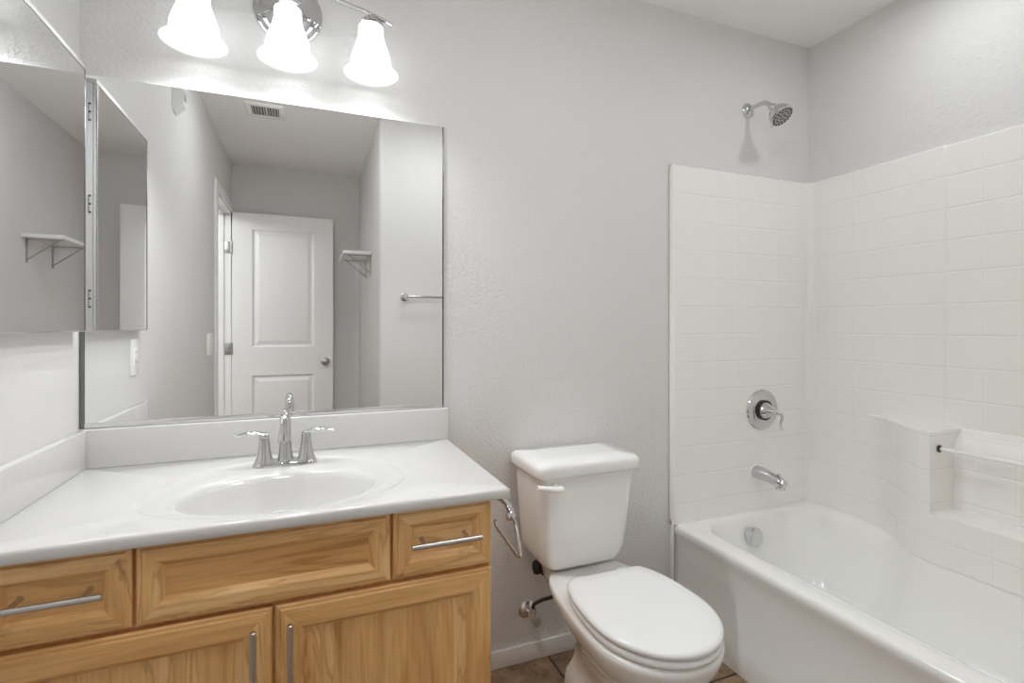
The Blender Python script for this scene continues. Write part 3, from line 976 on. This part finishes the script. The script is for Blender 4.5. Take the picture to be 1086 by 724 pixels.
# ------------------------------------------------------------------ tub fixtures
sp = thing('tub_spout', 'chrome tub spout with diverter knob on the shower wall', 'spout', (2.309, SYT, .555))
bm = bmesh.new()
o_, yy = 2.309, SYT
pts = [(o_, yy, .555), (o_, yy - .03, .554), (o_, yy - .07, .550), (o_, yy - .105, .545), (o_, yy - .128, .540), (o_, yy - .140, .534)]
tube(bm, pts, [.028, .027, .0245, .022, .021, .015], 24)
lathe(bm, (o_, yy - .118, .540), (0, -.1, -1), [(0, .019), (.018, .0185), (.026, .0175), (.026, .013), (.018, .012)], 20)
obj('spout_body', bm, M['chrome'], sp)
bm = bmesh.new(); lathe(bm, (o_, yy + .001, .555), (0, -1, 0), [(0, .032), (.003, .032), (.004, .027)], 28)
o = obj('gasket', bm, M['plastic'], sp); o['label'] = 'white ring against the wall'
bm = bmesh.new(); lathe(bm, (o_, yy - .112, .560), (0, 0, 1), [(0, .003), (.008, .003), (.009, .007), (.014, .007), (.015, .003)], 14)
obj('diverter_knob', bm, M['chrome'], sp)

va = thing('shower_valve', 'round chrome shower valve plate with curved lever handle', 'valve', (2.340, SYT, .815))
bm = bmesh.new(); lathe(bm, (2.340, SYT, .815), (0, -1, 0), [(0, .085), (.004, .0855), (.009, .082), (.012, .070), (.013, .045), (.013, .030)], 56)
obj('trim_plate', bm, M['chrome'], va)
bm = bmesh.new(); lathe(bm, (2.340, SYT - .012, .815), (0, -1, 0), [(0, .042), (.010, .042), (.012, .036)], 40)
o = obj('dark_ring', bm, M['rubber'], va); o['label'] = 'dark ring under the handle'; o.name = 'dark_collar'  # dark collar between the trim plate and the handle
bm = bmesh.new(); lathe(bm, (2.340, SYT - .016, .815), (0, -1, 0), [(0, .036), (.012, .034), (.035, .020), (.050, .012), (.062, .010), (.070, .011), (.076, .006), (.077, .001)], 36)
hb = obj('handle_cone', bm, M['chrome'], va)
bm = bmesh.new()
tube(bm, smoothpath([(2.340, SYT - .084, .820), (2.346, SYT - .092, .812), (2.350, SYT - .094, .790), (2.347, SYT - .088, .765), (2.352, SYT - .092, .745)], 6), [.006 + .0035 * math.sin(PI * min(1, i / 22)) for i in range(25)], 14, flat=(1.0, .6))
obj('lever', bm, M['chrome'], hb)

sh = thing('shower_head', 'round chrome shower head on a bent arm high on the wall', 'shower head', (2.288, 0, 2.087))
bm = bmesh.new(); lathe(bm, (2.288, 0, 2.087), (0, -1, 0), [(0, .030), (.003, .031), (.007, .028), (.012, .016), (.014, .012)], 36)
obj('escutcheon', bm, M['chrome'], sh)
bm = bmesh.new()
arm = smoothpath([(2.288, -.004, 2.087), (2.288, -.05, 2.090), (2.289, -.085, 2.086), (2.291, -.110, 2.068), (2.292, -.122, 2.056)], 8)
tube(bm, arm, .0095, 16)
obj('shower_arm', bm, M['chrome'], sh)
hd = Vector((.10, -.60, -.80)).normalized(); hp = Vector((2.292, -.120, 2.058))
bm = bmesh.new()
lathe(bm, hp, hd, [(-.006, .012), (.000, .016), (.008, .0165), (.014, .014), (.016, .018), (.022, .026), (.034, .036), (.050, .043), (.060, .0455), (.066, .0455), (.069, .042)], 40)
hb = obj('head_body', bm, M['chrome'], sh)
bm = bmesh.new(); lathe(bm, hp, hd, [(.066, .0425), (.0705, .0420), (.0715, .030), (.0715, .001)], 40)
fc = obj('spray_face', bm, M['grey_plastic'], hb)
bm = bmesh.new(); a_, b_ = frame_for(hd)
for r, n_ in ((.036, 18), (.024, 11), (.010, 5)):
    for k in range(n_):
        t = 2 * PI * k / n_
        lathe(bm, hp + hd * .0705 + (a_ * math.cos(t) + b_ * math.sin(t)) * r, hd, [(0, .0042), (.002, .0040), (.0026, .001)], 8)
o = obj('nozzles', bm, M['rubber'], hb); o['label'] = 'rings of dark rubber nozzles'; o['kind'] = 'stuff'
bm = bmesh.new(); tube(bm, [hp + hd * .062 - b_ * .044, hp + hd * .064 - b_ * .055], .0035, 8)
obj('selector_tab', bm, M['chrome'], hb)

# ------------------------------------------------------------------ things seen in the mirrors
# towel bar on the front wall
tw = thing('towel_bar', 'chrome towel bar on the wall opposite the mirror', 'towel bar', (1.40, YF, 1.348))
for x in (1.10, 1.71):
    bm = bmesh.new(); lathe(bm, (x, YF, 1.348), (0, 1, 0), [(0, .026), (.005, .026), (.010, .020), (.020, .012), (.050, .011), (.062, .013), (.070, .010), (.071, .001)], 28)
    obj('bracket', bm, M['chrome'], tw)
bm = bmesh.new(); lathe(bm, (1.10, YF + .056, 1.348), (1, 0, 0), [(0, .008), (.61, .008)], 18)
obj('rail', bm, M['chrome'], tw)

# alcove shelf on brackets
sf = thing('wall_shelf', 'white shelf board on two steel brackets in the entry alcove', 'shelf', (XA, -2.18, 1.66))
bm = bmesh.new(); box(bm, .765, XA - .001, -2.440, -1.925, 1.655, 1.676, .002)
obj('shelf_board', bm, M['trim'], sf)
for y in (-1.985, -2.296):
    bm = bmesh.new()
    box(bm, .785, XA - .001, y - .010, y + .010, 1.6515, 1.6545)
    box(bm, XA - .004, XA - .001, y - .010, y + .010, 1.522, 1.6545)
    tube(bm, [(XA - .004, y, 1.540), (.805, y, 1.652)], .0035, 8)
    obj('shelf_bracket', bm, M['steel'], sf)

# air vent in the ceiling
vn = thing('ceiling_vent', 'white louvred air vent in the ceiling by the entry alcove', 'vent', (.32, -1.65, ZC))
VA = (.215, .420, -1.765, -1.565)
bm = bmesh.new()
rg = []
for q, d in ((0, 0), (0, .003), (.006, .008), (.024, .010), (.030, .006), (.030, .001)):
    rg.append([(VA[0] + q, VA[2] + q, ZC - d), (VA[1] - q, VA[2] + q, ZC - d), (VA[1] - q, VA[3] - q, ZC - d), (VA[0] + q, VA[3] - q, ZC - d)])
loft(bm, rg, False, False)
obj('vent_frame', bm, M['plastic'], vn)
bm = bmesh.new(); box(bm, VA[0] + .03, VA[1] - .03, VA[2] + .03, VA[3] - .03, ZC - .0015, ZC - .0005)
obj('vent_opening', bm, M['vent_gap'], vn, smooth=False)
for k in range(10):
    bm = bmesh.new(); x = VA[0] + .037 + k * .0146
    if k == 5: box(bm, x - .004, x + .004, VA[2] + .03, VA[3] - .03, ZC - .008, ZC - .002)
    else:
        loft(bm, [[(x - .003, y, ZC - .002), (x - .002, y, ZC - .002), (x + .0035, y, ZC - .008), (x + .0025, y, ZC - .008)] for y in (VA[2] + .03, VA[3] - .03)])
    obj('slat', bm, M['plastic'], vn, smooth=False)

# motion sensor, switch, outlet on the left wall
ms = thing('motion_sensor', 'small white motion sensor high on the left wall near the ceiling', 'sensor', (0, -1.02, 2.16))
bm = bmesh.new()
loft(bm, [[(0, -1.045, 2.115), (0, -.985, 2.115), (.006, -.990, 2.110), (.006, -1.040, 2.110)], [(0, -1.055, 2.150), (0, -.975, 2.150), (.040, -.985, 2.145), (.040, -1.045, 2.145)], [(0, -1.055, 2.30), (0, -.975, 2.30), (.040, -.985, 2.30), (.040, -1.045, 2.30)]])
obj('housing', bm, M['plastic'], ms, smooth=False)
bm = bmesh.new(); box(bm, .038, .043, -1.037, -.993, 2.17, 2.21, .002)
obj('lens', bm, M['grey_plastic'], ms)

def plate(name, label, cat, y, z, w_, h_):
    t = thing(name, label, cat, (0, y, z))
    bm = bmesh.new(); box(bm, 0, .006, y - w_ / 2, y + w_ / 2, z - h_ / 2, z + h_ / 2, .002)
    obj('cover_plate', bm, M['plastic'], t)
    return t
t = plate('light_switch', 'white rocker light switch on the wall beside the doorway', 'light switch', -1.87, 1.060, .16, .130)
bm = bmesh.new()
loft(bm, [[(.005, -1.915, 1.025), (.005, -1.825, 1.025), (.005, -1.825, 1.095), (.005, -1.915, 1.095)], [(.0075, -1.913, 1.027), (.0075, -1.827, 1.027), (.011, -1.827, 1.093), (.011, -1.913, 1.093)]])
obj('rocker', bm, M['plastic'], t, smooth=False)
t = plate('wall_outlet', 'white wall outlet just below the medicine cabinet', 'outlet', -.445, 1.066, .075, .122)
bm = bmesh.new(); box(bm, .005, .009, -.462, -.428, 1.033, 1.099, .001)
fo = obj('receptacle', bm, M['plastic'], t)
for z in (1.05, 1.083):
    for y in (-.452, -.438):
        bm = bmesh.new(); box(bm, .009, .0093, y - .001, y + .001, z - .004, z + .004)
        obj('slot', bm, M['dark'], fo, smooth=False)
